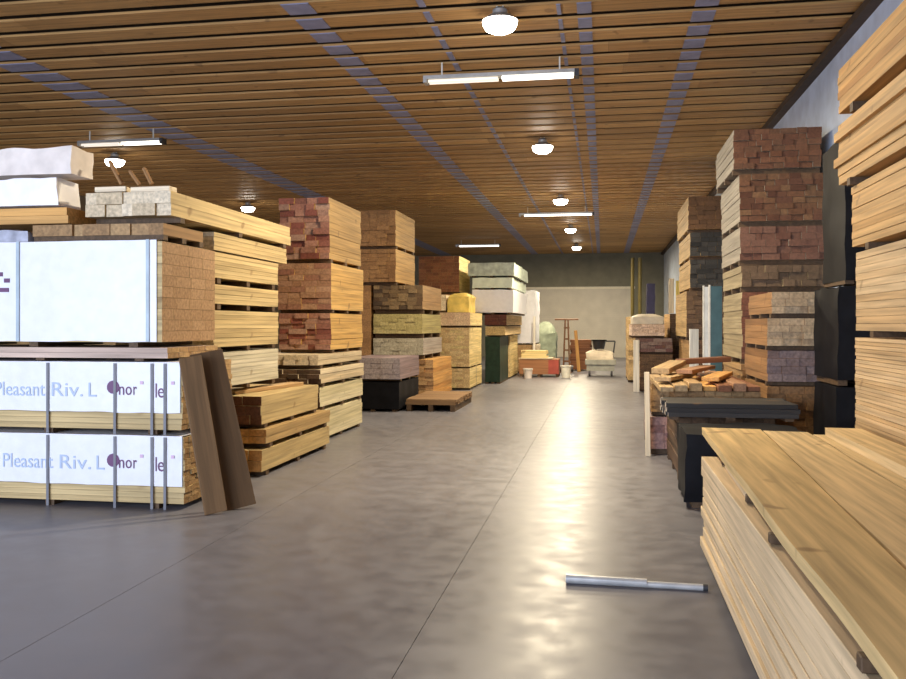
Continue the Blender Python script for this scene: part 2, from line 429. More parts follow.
def front_pack(label, x0, x1, z0, z1, zw, bol, seed, textshift, nm=''):
    t = pack(label, x0, x1, YA, YA+1.1, z0, z1, 'X', beige, ('tan_wood', TAN), bh=.05, bw=.14, jit=.015, bol=bol, nb=4)
    cx = (x0+x1)/2; cy = YA+.55
    wr = half_wrap(t, x0-cx, x1-cx-.02, -.55, .55, zw-z0, z1-z0, seed)
    yy = -.55-.0165
    def X(u): return uY(u, YA)-cx
    zt = (zw-z0)+.31*(z1-zw)
    for wd_, ua, ub in (('Pleasant', 3, 53), ('Riv.', 59, 90), ('L', 96, 104)):
        a = text_mesh(wd_, .19, M_ink_blue, wr, (X(ua+textshift), yy, zt)); wd = max(v.co.x for v in a.data.vertices)-min(v.co.x for v in a.data.vertices); a.scale.x = (X(ub)-X(ua))/wd
    for ch, ua, ub, sz, dz_ in (('n', 119, 125, .17, .02), ('o', 126, 132.5, .17, .02), ('r', 133.5, 137.5, .17, .02), ('l', 155.5, 157.5, .19, 0), ('e', 158, 165, .19, 0)):
        a = text_mesh(ch, sz, M_ink_dark, wr, (X(ua), yy, zt+dz_)); wd = max(v.co.x for v in a.data.vertices); a.scale.x = (X(ub)-X(ua))/wd
    bm = bmesh.new(); ux = X(114)
    cyl(bm, (ux, yy+.003, zt+.09), (ux, yy-.003, zt+.09), .062, n=14); link_mesh('emblem', bm, M_ink_dark, wr)
    for uu in (141, 172):
        bm = bmesh.new(); box(bm, X(uu), X(uu)+.03, yy-.003, yy+.003, zt+.12, zt+.15); link_mesh('emblem', bm, M_ink_pink, wr)
    # straps in front of the wrap: where the photograph shows them
    for su in (49, 116, 153, 166):
        bm = bmesh.new(); q = .022
        box(bm, X(su)-.013, X(su)+.013, -.55-q-.003, -.55-q, .0, z1-z0); link_mesh('strap', bm, M_strap, t)
        bm = bmesh.new()
    return t
XA = -3.79
front_pack('lowest white wrapped lumber pack of the left front stack, on the floor', -7.6, XA, 0.0, .665, .21, .05, 1.3, 0)
front_pack('second white wrapped lumber pack of the left front stack, printed blue and purple', -7.6, XA-.02, .685, 1.345, .89, .045, 5.1, -8)
pack('thin pinkish layer of boards between the white packs of the left front stack', -7.6, -3.97, YA+.02, YA+1.1, 1.365, 1.49, 'X', pinky, tan, bh=.06, bol=.025, nb=4)
# tall white wrapped pack with brown ends
t = pack('tall white wrapped pack with bare brown end, on top of the printed packs', -7.7, -4.03, YA+.03, YA+1.16, 1.495, 2.48, 'X', beige, ('brown_block_ends', [(.34, .20, .10), (.40, .245, .13)]), bh=.11, bw=.28, jit=.003, bol=.045, nb=4)
cx = (-7.7-4.03)/2; wr = half_wrap(t, -7.7-cx, -4.03-cx-.05, -.565, .565, .05, .985, 3.7)
for dx, dzz, w in ((0, 0, .10), (.03, .09, .06), (-.04, .15, .05)):
    bm = bmesh.new(); xe = uY(3, YA)-cx+dx; box(bm, xe-w/2, xe+w/2, -.565-.018, -.565-.012, .52+dzz, .56+dzz); link_mesh('emblem', bm, M_ink_dark, wr)
for su in (17, 147):
    bm = bmesh.new(); X = uY(su, YA)-cx; box(bm, X-.016, X+.016, -.565-.024, -.565-.02, .05, 1.0); link_mesh('strap', bm, plain('blue_grey_strap', (.38, .46, .52), .4), t)
# upper layers
pack('short brown boards lying on the tall white pack, under the pale broken boards', -5.42, -4.06, YA+.1, YA+1.0, 2.50, 2.66, 'Y', tan, tan, bh=.08, bw=.2, jit=.05, bol=.05)
pack('long beige pack topping the left front stack, reaching back over the side', -4.98, -4.06, YA+.25, 11.15, 2.70, 2.985, 'Y', beige, pale, bh=.095, bw=.19, jit=.07, bol=.05)
pack('thin beige layer of boards beneath the long top pack', -5.2, -4.08, 8.80, 11.0, 2.50, 2.695, 'Y', beige, pale, bh=.05, bw=.15, jit=.02, bol=0.0)
wrapped('crumpled blue grey plastic sheeting under the orange boards at the left', -7.4, -5.45, YA+.08, YA+.95, 2.50, 2.64, plain('blue_grey_plastic', (.36, .37, .44), .4, 0, .3, 9), .03, 0, 4, .3, 'plastic_sheeting', 'plastic sheet', step=.07)
pack('orange brown boards under the white bundles at the left top', -7.4, -5.05, YA+.12, YA+1.0, 2.675, 2.83, 'X', orange, orange, bh=.075, bw=.2, jit=.04, bol=0.0)
wrapped('lower white plastic bundle at the top left', -7.5, -5.16, YA+.10, YA+.5, 2.85, 3.11, plain('bright_white_plastic', (.84, .82, .84), .4, 0, .05, 9), .03, 0, 2, .03, 'wrapped_bundle', 'wrapped bundle', step=.08)
wrapped('upper pinkish white plastic bundle at the top left, nearest the ceiling', -7.5, -5.02, YA+.12, YA+.5, 3.15, 3.42, plain('pinkish_white_plastic', (.74, .66, .60), .45, 0, .12, 6), .03, 0, 9, .03, 'wrapped_bundle', 'wrapped bundle', step=.08)
# broken pale boards and sticks on top
zb = 2.99
for i, (xa, ya, xb, yb, za, zb_, w, th, lb) in enumerate([
    (-4.90, 7.95, -4.60, 8.0, 3.02, 3.03, .16, .05, 'short pale broken board at the left end of the top pack'),
    (-4.54, 8.0, -4.12, 7.98, 3.02, 3.02, .14, .05, 'short pale broken board at the right end of the top pack'),
    (-4.64, 7.95, -4.80, 7.99, 3.075, 3.32, .04, .03, 'left brown stick poking up from the broken boards'),
    (-4.48, 7.99, -4.60, 8.02, 3.075, 3.22, .03, .03, 'middle brown stick poking up from the broken boards'),
    (-4.34, 7.97, -4.44, 8.0, 3.075, 3.24, .035, .03, 'right brown stick poking up from the broken boards')]):
    st = 'stick' in lb
    board(lb, (xa, ya, za), (xb, yb, zb_), w, th, W('brown_wood', BROWN) if st else W('pale_wood', PALE), name='stick' if st else 'loose_board', group='broken boards on top of the left front stack')
# beige packs behind, sides along the aisle
BX0, BX1, BY0, BY1 = -5.25, -4.10, 8.84, 10.75
for (z0, z1, lb, m, bol) in [(0, .96, 'lowest grey pack behind the leaning planks', grey, .06), (.97, 1.40, 'grey white pack behind the leaning planks, under the beige packs', ('grey_white_wood', [(.50, .45, .33), (.58, .52, .40)]), .05),
        (1.41, 1.86, 'beige pack behind the tall white pack, lowest of three', beige, .05), (1.87, 2.14, 'beige pack behind the tall white pack, middle of three', beige, .06),
        (2.15, 2.49, 'beige pack behind the tall white pack, topmost of three', beige, .06)]:
    pack(lb, BX0, BX1, BY0, 9.18 if z0 < .1 else BY1, z0, z1, 'Y', m, m, bh=.05, bw=.15, jit=.02, bol=bol, straps=0)
# leaning planks against the end of the packs
for (ub, vb, ut, vt, w, zt, lb, m) in [
    (240, 507, 206, 352, .30, 0, 'wide dark brown plank leaning on the left front stack, nearer the low stack', ('dark_plank', [(.10, .056, .026), (.12, .068, .03)])),
    (216, 512, 190, 357, .20, 0, 'narrower lighter brown plank leaning on the left front stack', ('tan_plank', [(.155, .088, .04), (.175, .10, .045)]))]:
    z = 880*1.68/(vb-325); Xb = Xu(ub, z); Yb = Yz(z, Xb)
    z2 = z+.10; Xt = Xu(ut, z2); Yt = Yz(z2, Xt)
    board(lb, (Xb, Yb, .012), (Xt, Yt, Zv(vt, z2)), w, .035, W(m[0], m[1]), yawface=(.55, -.8, .25), name='leaning_plank', group='planks leaning on the left front stack', cat='plank')

# ================================================================ LOW STACK AND PALE STACK ON THE LEFT
yh0 = Yz(9.8, -3.75); yh1 = Yz(12.3, -4.0)
h_lo = pack('lowest layer of the low stack beside the leaning planks', -4.95, -3.75, yh0, yh1, 0, .30, 'Y', beige, orange, bh=.11, bw=.2, jit=.03, bol=.06, straps=0)
pack('middle layer of the low stack beside the leaning planks', -4.95, -3.74, yh0+.1, yh1, .31, .52, 'Y', ('tan_beige', [(.40, .26, .11), (.50, .34, .16)]), orange, bh=.09, bw=.2, jit=.03, bol=.05)
pack('top layer with dark red ends on the low stack beside the leaning planks', -4.95, -3.80, yh0+.12, yh1-.3, .53, .89, 'Y', beige, ('dark_red_ends', [(.12, .045, .02), (.20, .08, .035), (.15, .06, .03)]), bh=.1, bw=.19, jit=.05, bol=.04)
board('single grey brown board lying on the low stack', (-4.3, yh0+.35, .915), (-4.05, yh1-.5, .915), .2, .045, W('tan_wood', TAN), group='loose boards on low stacks')
pack('short pale boards piled at the back of the low stack', -4.30, -3.86, yh0+1.2, yh1-.35, .8925, 1.06, 'Y', beige, beige, bh=.05, bw=.15, jit=.12) if False else None
FX = -4.0; yf0 = Yz(12.55, FX); yf1 = Yz(14.9, FX)
for (z0, z1, lb, m, e) in [(0, .46, 'lowest pale pack of the stack beneath the red-ended lumber', ('pale_cream', [(.58, .50, .30), (.70, .61, .40)]), tan),
                        (.47, .80, 'second pale pack up beneath the red-ended lumber', ('pale_cream', [(.58, .50, .30), (.70, .61, .40)]), dark),
                        (.81, 1.06, 'third pale pack up beneath the red-ended lumber, with dark ends', pale, dark),
                        (1.07, 1.27, 'top pale pinkish layer directly beneath the red-ended lumber', pale, pale)]:
    pack(lb, -5.2, FX+random.uniform(-.03, .05), yf0+random.uniform(0, .06), yf1, z0, z1, 'Y', m, e, bh=.065, bw=.17, jit=.05, bol=.05)
yd0 = Yz(13.3, -4.05); yd1 = Yz(15.1, -4.05)
pack('red and white ended lumber pack, lowest of three below the ceiling', -4.9, -4.05, yd0, yd1, 1.275, 1.88, 'Y', gold, redend, bh=.085, bw=.2, jit=.06, bol=.05)
pack('brown ended lumber pack, middle of the red-ended stack', -4.9, -4.05, yd0, yd1, 1.885, 2.64, 'Y', gold, ('brown_red_ends', [(.30, .15, .08), (.42, .24, .14), (.26, .11, .07)]), bh=.085, bw=.22, jit=.02, bol=.05)
pack('red ended lumber pack on top of its stack, reaching near the ceiling', -4.9, -4.08, yd0+.02, yd1, 2.645, 3.64, 'Y', ('gold_brown', [(.42, .25, .08), (.50, .31, .11)]), redend, bh=.09, bw=.20, jit=.06, bol=.06)
# ================================================================ MIDDLE LEFT
yg0 = Yz(17.2, -3.91); 
wrapped('black wrapped pack on the floor beyond the pale stack', -5.0, -3.93, yg0, Yz(19.0, -3.9), 0, .58, M_black, .012, .05, 3)
pack('pinkish grey pack on the low black pack beyond the pale stack', -5.0, -3.91, yg0, Yz(19.0, -3.9), .595, 1.05, 'Y', purple, ('pale_purple_ends', [(.42, .35, .35), (.52, .44, .42)]), bh=.11, bw=.18, jit=.03, bol=.04)
pack('low pallet of brown boards jutting into the aisle', -3.86, -2.82, Yz(17.2, -2.85), Yz(19.4, -2.85), 0, .24, 'X', ('pallet_brown', [(.20, .11, .05), (.27, .16, .075)]), ('pallet_brown', [(.20, .11, .05), (.27, .16, .075)]), bh=.05, bw=.17, jit=.03, bol=.13)
yj0 = Yz(19.8, -4.0)
pack('orange brown boards beneath the dark stack, behind the low pallet', -5.1, -3.75, Yz(19.75, -3.85), Yz(22.2, -3.85), 0, .92, 'Y', orange, ('rough_brown', [(.30, .17, .08), (.40, .25, .12), (.24, .13, .06)]), bh=.1, bw=.17, jit=.05, bol=.06)
board('loose brown board sloping on the orange brown boards behind the pallet', (-3.62, Yz(19.6, -3.7), .045), (-3.60, Yz(21.5, -3.7), .045), .2, .05, W('tan_wood', TAN), group='loose boards on low stacks')
for (z0, z1, lb, m, e) in [(.925, 1.40, 'grey pack of the dark stack left of the cream stack, lowest', grey, ('grey_ends', [(.34, .30, .22), (.44, .39, .29)])),
                        (1.405, 1.95, 'olive pack of the dark stack left of the cream stack, middle', olive, olive),
                        (1.955, 2.60, 'dark brown ended pack of the dark stack left of the cream stack, top', tan, ('dark_mix_ends', [(.09, .05, .025), (.24, .16, .08), (.05, .03, .02)]))]:
    pack(lb, -5.15, -4.0+random.uniform(-.03, .02), yj0, Yz(22.1, -4.0), z0, z1, 'Y', m, e, bh=.09, bw=.2, jit=.03, bol=.10)
ye0 = Yz(19.85, -4.61)
pack('brown ended pack with golden side near the ceiling, lower half', -5.85, -4.61, ye0, Yz(21.9, -4.61), 2.605, 3.42, 'Y', ('gold_brown', [(.42, .25, .08), (.50, .31, .11)]), brown, bh=.09, bw=.2, jit=.03, bol=.07)
pack('dark brown pack nearest the ceiling over the golden sided pack', -5.85, -4.61, ye0, Yz(21.9, -4.61), 3.425, 4.30, 'Y', ('gold_brown', [(.42, .25, .08), (.50, .31, .11)]), brown, bh=.09, bw=.2, jit=.03, bol=.07)
# a stand under the outer part of that stack
pack('plain brown pack standing behind the dark stack, below the golden sided pack', -6.5, -5.2, ye0, Yz(21.9, -4.61), 0, 2.60, 'Y', brown, brown, bh=.13, bw=.26, bol=.08)
# cream stack
yl0 = Yz(23.0, -3.43); yl1 = Yz(25.3, -3.43)
pack('tall cream pack standing by the aisle behind the low pallet', -4.5, -3.43, yl0, yl1, 0, .56, 'Y', ('bright_cream', [(.70, .54, .24), (.80, .64, .32)]), ('cream_ends', [(.50, .35, .17), (.62, .46, .24), (.44, .29, .14), (.60, .48, .22)]), bh=.07, bw=.18, jit=.03, bol=.05, straps=1)
pack('cream pack in the middle of the stack behind the low pallet', -4.5, -3.44, yl0, yl1, .565, 1.63, 'Y', ('bright_cream', [(.70, .54, .24), (.80, .64, .32)]), ('cream_ends', [(.50, .35, .17), (.62, .46, .24), (.44, .29, .14), (.60, .48, .22)]), bh=.07, bw=.18, jit=.03, bol=.04)
pack('cream pack topping the stack behind the low pallet', -4.5, -3.42, yl0, yl1, 1.635, 2.03, 'Y', ('bright_cream', [(.70, .54, .24), (.80, .64, .32)]), ('pink_cream_ends', [(.56, .38, .24), (.66, .48, .30)]), bh=.09, bw=.2, jit=.02, bol=.05)
pack('small pale offcuts pack on the cream stack', -4.55, -4.08, yl0+.1, yl1-.6, 2.035, 2.5, 'Y', pale, pale, bh=.09, bw=.16, jit=.05, bol=.05)
wrapped('yellow sack slumped on the cream stack', -4.04, -3.46, yl0+.08, yl0+1.2, 2.035, 2.56, plain('yellow_sack', (.72, .52, .12), .6, 0, .25, 5), .04, 0, 11, .22, 'sack', 'sack', step=.07)
ym0 = Yz(25.7, -4.14)
pack('plain brown base pack behind the cream stack, below the yellow sided pack', -5.35, -4.14, ym0, Yz(27.8, -4.1), 0, 2.60, 'Y', brown, brown, bh=.13, bw=.26, bol=.08)
pack('dark brown ended pack with yellow side behind the yellow sack', -5.35, -4.14, ym0, Yz(27.8, -4.1), 2.605, 3.72, 'Y', ('bright_cream', [(.70, .54, .24), (.80, .64, .32)]), ('rust_brown_wood', RUST), bh=.1, bw=.2, jit=.03, bol=.06)
# green and white stack
yn0 = Yz(25.4, -2.93)
wrapped('dark green wrapped bundle on the floor at the end of the left row', -3.36, -2.93, yn0, Yz(27.6, -2.93), 0, 1.36, M_green, .012, .05, 6)
pack('cream boards standing behind the dark green bundle', -3.3, -2.90, Yz(27.8, -2.93), Yz(30.4, -2.93), 0, 1.36, 'Y', ('bright_cream', [(.70, .54, .24), (.80, .64, .32)]), cream, bh=.09, bw=.13, bol=.05)
pack('beige layer on the dark green bundle', -3.36, -2.78, yn0, Yz(30.3, -2.9), 1.375, 1.66, 'Y', cream, beige, bh=.07, bw=.17, bol=.03)
pack('dark maroon ended pack under the white packs', -3.38, -2.74, yn0, Yz(30.2, -2.9), 1.665, 2.0, 'Y', cream, ('maroon_ends', [(.07, .02, .015), (.11, .03, .02)]), bh=.11, bw=.2, bol=.03)
wrapped('white wrapped pack above the maroon ended pack', -3.75, -2.55, yn0+.02, Yz(30.0, -2.9), 2.01, 2.72, M_white, .02, .05, 8)
wrapped('pale green wrapped pack above the white one', -3.75, -2.58, yn0+.03, Yz(30.0, -2.9), 2.745, 3.07, plain('pale_green_plastic', (.62, .70, .58), .4, 0, .1, 6), .02, .03, 12)
wrapped('grey green wrapped pack on top of the white packs', -3.85, -2.52, yn0+.01, Yz(30.0, -2.9), 3.095, 3.5, plain('grey_green_plastic', (.42, .48, .40), .4, 0, .3, 7), .025, .03, 13)
yn2 = Yz(31, -2.5)
pack('pale base pack under the tall white wrapped pack', -3.15, -2.32, yn2, yn2+2.2, 0, 1.0, 'Y', pale, tan, bh=.09, bw=.2, bol=.06)
wrapped('tall white wrapped pack by the far crate', -3.12, -2.36, yn2, yn2+2.2, 1.01, 2.92, M_white, .03, .05, 14)

# ================================================================ FAR END
def crate():
    z = 28.8; x0, x1 = Xu(519, z), Xu(559, z); y0 = Yz(z, (x0+x1)/2)
    t = empty('crate', ((x0+x1)/2, y0+.5, 0)); tag(t, 'low reddish brown crate at the far left of the aisle end', 'crate')
    w = (x1-x0)/2
    bm = bmesh.new(); box(bm, -w, w, -.5, .5, .08, .58)
    bmesh.ops.bevel(bm, geom=list(bm.edges), offset=.01, segments=1, affect='EDGES'); link_mesh('box', bm, wood('crate_brown', [(.34, .15, .07), (.36, .17, .08)], 'X'), t)
    for x in (-w+.06, 0, w-.06):
        bm = bmesh.new(); box(bm, x-.05, x+.05, -.48, .48, 0, .08); link_mesh('runner', bm, M_bolster, t)
    bm = bmesh.new(); box(bm, w-.34, w, -.515, -.502, .1, .56); link_mesh('end_panel', bm, plain('red_panel', (.36, .07, .05), .6), t)
    bm = bmesh.new(); box(bm, -w-.02, w-.2, -.52, .52, .58, .62); link_mesh('lid', bm, wood('pale_wood', PALE, 'X'), t)
    return t, x0, x1, y0
t, cx0, cx1, cy0 = crate()
pack('cream boards lying on the brown crate', cx0+.02, cx1-.38, cy0+.05, cy0+.9, .621, .86, 'X', ('bright_cream', [(.70, .54, .24), (.80, .64, .32)]), cream, bh=.06, bw=.2, jit=.08)
t = empty('bucket', (Xu(528, 28), Yz(28.0, -2.4), 0)); tag(t, 'small pinkish white bucket in front of the brown crate', 'bucket', 'white buckets')
bm = bmesh.new(); lathe(bm, [(0, 0), (.12, 0), (.15, .32), (.14, .32), (.115, .02), (0, .02)]); link_mesh('body', bm, plain('bucket_white', (.75, .66, .60), .4), t, smooth=True)
bm = bmesh.new(); lathe(bm, [(.15, .28), (.158, .28), (.158, .32), (.15, .32)]); link_mesh('rim', bm, M_rod, t)
t = empty('bucket', (Xu(566, 28.3), Yz(28.3, -1.2), 0)); tag(t, 'round white bucket on the floor right of the brown crate', 'bucket', 'white buckets')
bm = bmesh.new(); lathe(bm, [(0, 0), (.13, 0), (.17, .40), (.155, .40), (.12, .02), (0, .02)]); link_mesh('body', bm, plain('bucket_white2', (.82, .80, .70), .4), t, smooth=True)
bm = bmesh.new(); lathe(bm, [(.17, .36), (.18, .36), (.18, .40), (.165, .40)]); link_mesh('rim', bm, M_rod, t)
# tarp-covered machine
zt_ = 34.6; xt0, xt1 = Xu(534, zt_), Xu(556, zt_); 
wrapped('grey green tarpaulin covered heap behind the brown crate', xt0, xt1, Yz(zt_, xt0), Yz(zt_, xt0)+1.0, 0, 1.85, plain('grey_green_tarp', (.26, .30, .22), .7, 0, .25, 4), .05, 0, 21, .25, 'covered_heap', 'tarpaulin heap')
board('white upright strip beside the tall white wrapped pack', (Xu(534, 30.5), Yz(30.5, -2.3), 0.01), (Xu(534, 30.5), Yz(30.5, -2.3)+.1, 2.0), .09, .04, W('white_paint_wood', [(.75, .72, .64), (.78, .75, .68)], 'Y'), yawface=(0, -1, 0), group='upright strips at the far end')
# hand truck
zt_ = 31.5; X = Xu(566.5, zt_); Y = Yz(zt_, X)
t = empty('hand_truck', (X, Y, 0)); tag(t, 'brown hand truck with tall T handle at the aisle end', 'hand truck')
mB = plain('rusty_brown_steel', (.20, .095, .045), .6, .2)
for dx in (-.11, .11):
    bm = bmesh.new(); cyl(bm, (dx, .02, .12), (dx*.45, .1, 1.9), .03, n=10); link_mesh('rail', bm, mB, t)
bm = bmesh.new(); cyl(bm, (-.42, .1, 1.9), (.42, .1, 1.9), .028, n=10); link_mesh('handle', bm, mB, t)
bm = bmesh.new(); 
for zz in (.4, .8, 1.2, 1.6): box(bm, -.10, .10, .03+.04*zz-.012, .03+.04*zz+.012, zz-.03, zz+.03)
link_mesh('crossbar', bm, mB, t)
bm = bmesh.new(); box(bm, -.2, .2, -.25, .05, .0, .02); link_mesh('toe_plate', bm, mB, t)
for dx in (-.2, .2):
    bm = bmesh.new(); cyl(bm, (dx-.03, .12, .13), (dx+.03, .12, .13), .13, n=20); link_mesh('wheel', bm, M_dsteel, t)
X2 = Xu(572, 32.8)
pack('rough brown offcut pile behind the hand truck', X2-.1, X2+.75, Yz(32.6, X2), Yz(33.6, X2), 0, 1.15, 'X', rust, brown, bh=.1, bw=.2, jit=.15, bol=.05)
board('yellow brown board standing by the hand truck', (Xu(572, 31.8)+.25, Yz(31.8, -1.0), .01), (Xu(572, 31.8)+.12, Yz(31.8, -1.0)+.25, 1.5), .12, .04, W('orange_wood', ORANGE), yawface=(0, -1, .1), group='upright strips at the far end')
# pallet truck / flat cart with white sack and black tub
zt_ = 29.0; xa, xb = Xu(585, zt_), Xu(616, zt_); xm = (xa+xb)/2; Y = Yz(zt_, xm); w = (xb-xa)/2
t = empty('flat_cart', (xm, Y+.45, 0)); tag(t, 'low grey flat cart at the end of the aisle', 'cart')
mg = plain('grey_paint', (.34, .34, .29), .5, .2)
bm = bmesh.new(); box(bm, -w, w, -.45, .45, .38, .55); bmesh.ops.bevel(bm, geom=list(bm.edges), offset=.015, segments=1, affect='EDGES'); link_mesh('deck', bm, mg, t)
bm = bmesh.new(); box(bm, -w+.05, w-.05, -.4, .4, .18, .38); link_mesh('chassis', bm, mg, t)
for dx in (-w+.14, w-.14):
    for dy in (-.36, .36):
        bm = bmesh.new(); cyl(bm, (dx-.03, dy, .1), (dx+.03, dy, .1), .1, n=16); link_mesh('wheel', bm, M_dsteel, t)
bm = bmesh.new(); cyl(bm, (w-.1, .40, .55), (w-.02, .46, 1.15), .025, n=10); cyl(bm, (-w+.35, .40, .55), (-w+.35, .46, 1.15), .025, n=10); cyl(bm, (w-.02, .46, 1.15), (-w+.35, .46, 1.15), .025, n=10); link_mesh('push_handle', bm, M_dsteel, t)
wrapped('pale sack slumped on the grey flat cart', xm-.45, xm+.42, Y+.08, Y+.62, .553, .86, plain('pale_sack', (.62, .54, .42), .7, 0, .12, 5), .05, 0, 31, .35, 'sack', 'sack', step=.07)
t = empty('tub', (xm-.05, Y+.34, .90)); tag(t, 'black round tub on the pale sack of the flat cart', 'tub')
bm = bmesh.new(); lathe(bm, [(0, 0), (.17, 0), (.24, .30), (.22, .30), (.15, .03), (0, .03)]); link_mesh('body', bm, plain('black_plastic', (.02, .02, .024), .4), t, smooth=True)
bm = bmesh.new(); lathe(bm, [(.24, .27), (.255, .27), (.255, .31), (.235, .31)]); link_mesh('rim', bm, M_black, t)
# two yellow posts at right of roller door
for u, lb in ((632.5, 'left yellow pipe standing beside the roller door'), (640, 'right yellow pipe standing beside the roller door')):
    z = 42; X = Xu(u, z); Y = Yz(z, X)
    t = empty('standing_pipe', (X, Y, 0)); tag(t, lb, 'pipe', 'yellow pipes by the roller door')
    bm = bmesh.new(); cyl(bm, (0, 0, 0.02), (0, 0, 4.9), .085, n=14); link_mesh('pipe', bm, plain('yellow_brown_paint', (.12, .09, .018), .5), t)
    bm = bmesh.new(); cyl(bm, (0, 0, 0), (0, 0, .02), .16, n=14); link_mesh('base_plate', bm, M_dsteel, t)

# ================================================================ RIGHT: FOREGROUND PILE
ordn = ['lowest', 'second from the floor', 'third from the floor', 'fourth from the floor', 'fifth from the floor', 'sixth from the floor', 'seventh from the floor', 'eighth from the floor', 'ninth from the floor', 'topmost']
PY0, PY1 = 1.75, 6.72; NL = 9; PZ0 = .075; dz = (.735-PZ0)/NL
fgm = ('foreground_wood', [(.62, .45, .26), (.74, .57, .36), (.68, .50, .29), (.58, .41, .23)])
for k, y in enumerate((2.1, 3.4, 4.9, 6.4)):
    o = board('dark bolster block on the floor under the foreground pile, '+['nearest', 'second nearest', 'third nearest', 'farthest'][k], (.74, y, .035), (1.9, y, .035), .09, .07, [M_bolster, M_bolster], name='bolster', group='bolsters under the foreground pile', cat='bolster')
for k in range(NL):
    z = PZ0+dz*(k+.5); x0 = .715+random.uniform(-.012, .018)-(.0 if k < 7 else .01)
    xs_ = [x0, 1.02, 1.325, 1.63, 1.935]
    for i in range(4):
        w = xs_[i+1]-xs_[i]-.004; xm = (xs_[i]+xs_[i+1])/2; e0 = random.uniform(-.1, .1); e1 = random.uniform(-.10, .04)
        if i == 0: e0 = random.uniform(-.02, .06); e1 = -.04*(8-k)/8+random.uniform(-.05, .03)
        lb = ('pale sawn board on the aisle edge of the foreground pile, %s' % ordn[k if k < 8 else 9]) if i == 0 else 'pale sawn board inside the foreground pile'
        board(lb, (xm, PY0+e0, z), (xm, PY1+e1, z), w, dz-.004, W(*fgm), name='sawn_board', group='sawn boards of the foreground pile')
# stickers and top slabs
ztop = .737
for k, (y, x0, x1) in enumerate(((6.25, .80, 1.9), (4.95, .76, 1.9), (4.05, .72, 1.9), (2.6, .70, 1.9))):
    board('brown sticker under the wide slabs of the foreground pile, '+['farthest', 'second farthest', 'second nearest', 'nearest'][k], (x0, y, ztop+.026), (x1, y, ztop+.026), .05, .046, [M_bolster, M_bolster], name='sticker', group='stickers under the wide slabs', cat='sticker')
board('narrow pale board showing under the left slab of the foreground pile', (.83, 5.08, ztop+.024), (.86, 6.12, ztop+.024), .11, .04, W(*fgm), group='narrow boards under the slabs')
slabm = W('slab_wood', [(.62, .44, .20), (.68, .49, .23)]); slabm2 = W('slab_wood_pale', [(.66, .49, .26), (.72, .54, .30)])
def slab(label, quad, z0, z1, mats, seed):
    """a wide plank with slightly waney edges: quad = near-left, far-left, far-right, near-right"""
    (a, b, c, d) = [Vector((p[0], p[1], 0)) for p in quad]; bm = bmesh.new(); n = 24; R = []
    for i in range(n+1):
        t = i/n; L = a.lerp(b, t); Rr = d.lerp(c, t)
        L.x += noise.noise(Vector((t*5, seed, 0)))*.012; Rr.x += noise.noise(Vector((t*5, seed, 5)))*.012
        sag = noise.noise(Vector((t*2, seed, 9)))*.002
        R.append([bm.verts.new((p.x, p.y, z+sag)) for (p, z) in ((L, z0), (L, z1), (Rr, z1), (Rr, z0))])
    for p, q in zip(R, R[1:]):
        for j in range(4): bm.faces.new((p[j], p[(j+1) % 4], q[(j+1) % 4], q[j]))
    f1 = bm.faces.new(R[0][::-1]); f2 = bm.faces.new(R[-1]); f1.material_index = f2.material_index = 1
    o = link_mesh('wide_slab', bm, mats); tag(o, label, 'plank', 'wide slabs on the foreground pile'); return o
zs = ztop+.052
slab('wide yellow slab along the aisle side of the foreground pile top', [(.705, 2.27), (.815, 7.6), (1.275, 7.55), (.985, 2.23)], zs, zs+.055, slabm, 1.0)
slab('wide yellow slab second from the aisle on the foreground pile top', [(.995, 2.0), (1.285, 7.5), (1.62, 7.45), (1.46, 2.0)], zs, zs+.05, slabm2, 2.0)
slab('pale wide slab nearest the tall stack on the foreground pile top', [(1.47, 2.0), (1.63, 7.3), (1.97, 7.3), (1.94, 2.0)], zs, zs+.05, slabm2, 3.0)
slab('upper pale slab lying over the one nearest the tall stack', [(1.62, 2.2), (1.70, 7.22), (1.955, 7.2), (1.93, 2.2)], zs+.052, zs+.115, slabm2, 4.0)
# steel bar on floor
p0 = Vector((Xu(566, 5.8), Yz(5.8, -.25), .03)); p1 = Vector((Xu(703, 5.62), Yz(5.62, .64), .03))
t = empty('steel_pipe', ((p0.x+p1.x)/2, (p0.y+p1.y)/2, 0)); tag(t, 'grey steel pipe lying on the floor beside the foreground pile', 'pipe')
q = Vector((t.location.x, t.location.y, 0)); bm = bmesh.new()
d_ = (p1-p0).normalized(); n = 20
cyl(bm, p0-q, p0-q+d_*.52, .030, .028, n=n, cap=False); cyl(bm, p0-q+d_*.004, p0-q+d_*.45, .022, n=n, cap=True)
link_mesh('sleeve', bm, M_steel, t, smooth=False)
bm = bmesh.new(); cyl(bm, p0-q+d_*.50-Vector((0, 0, .007)), p1-q-Vector((0, 0, .007)), .021, .021, n=n); link_mesh('bar', bm, M_steel, t)
bm = bmesh.new(); cyl(bm, p1-q-Vector((0, 0, .007)), p1-q+d_*.03-Vector((0, 0, .007)), .022, n=n); link_mesh('end_plug', bm, M_dsteel, t)

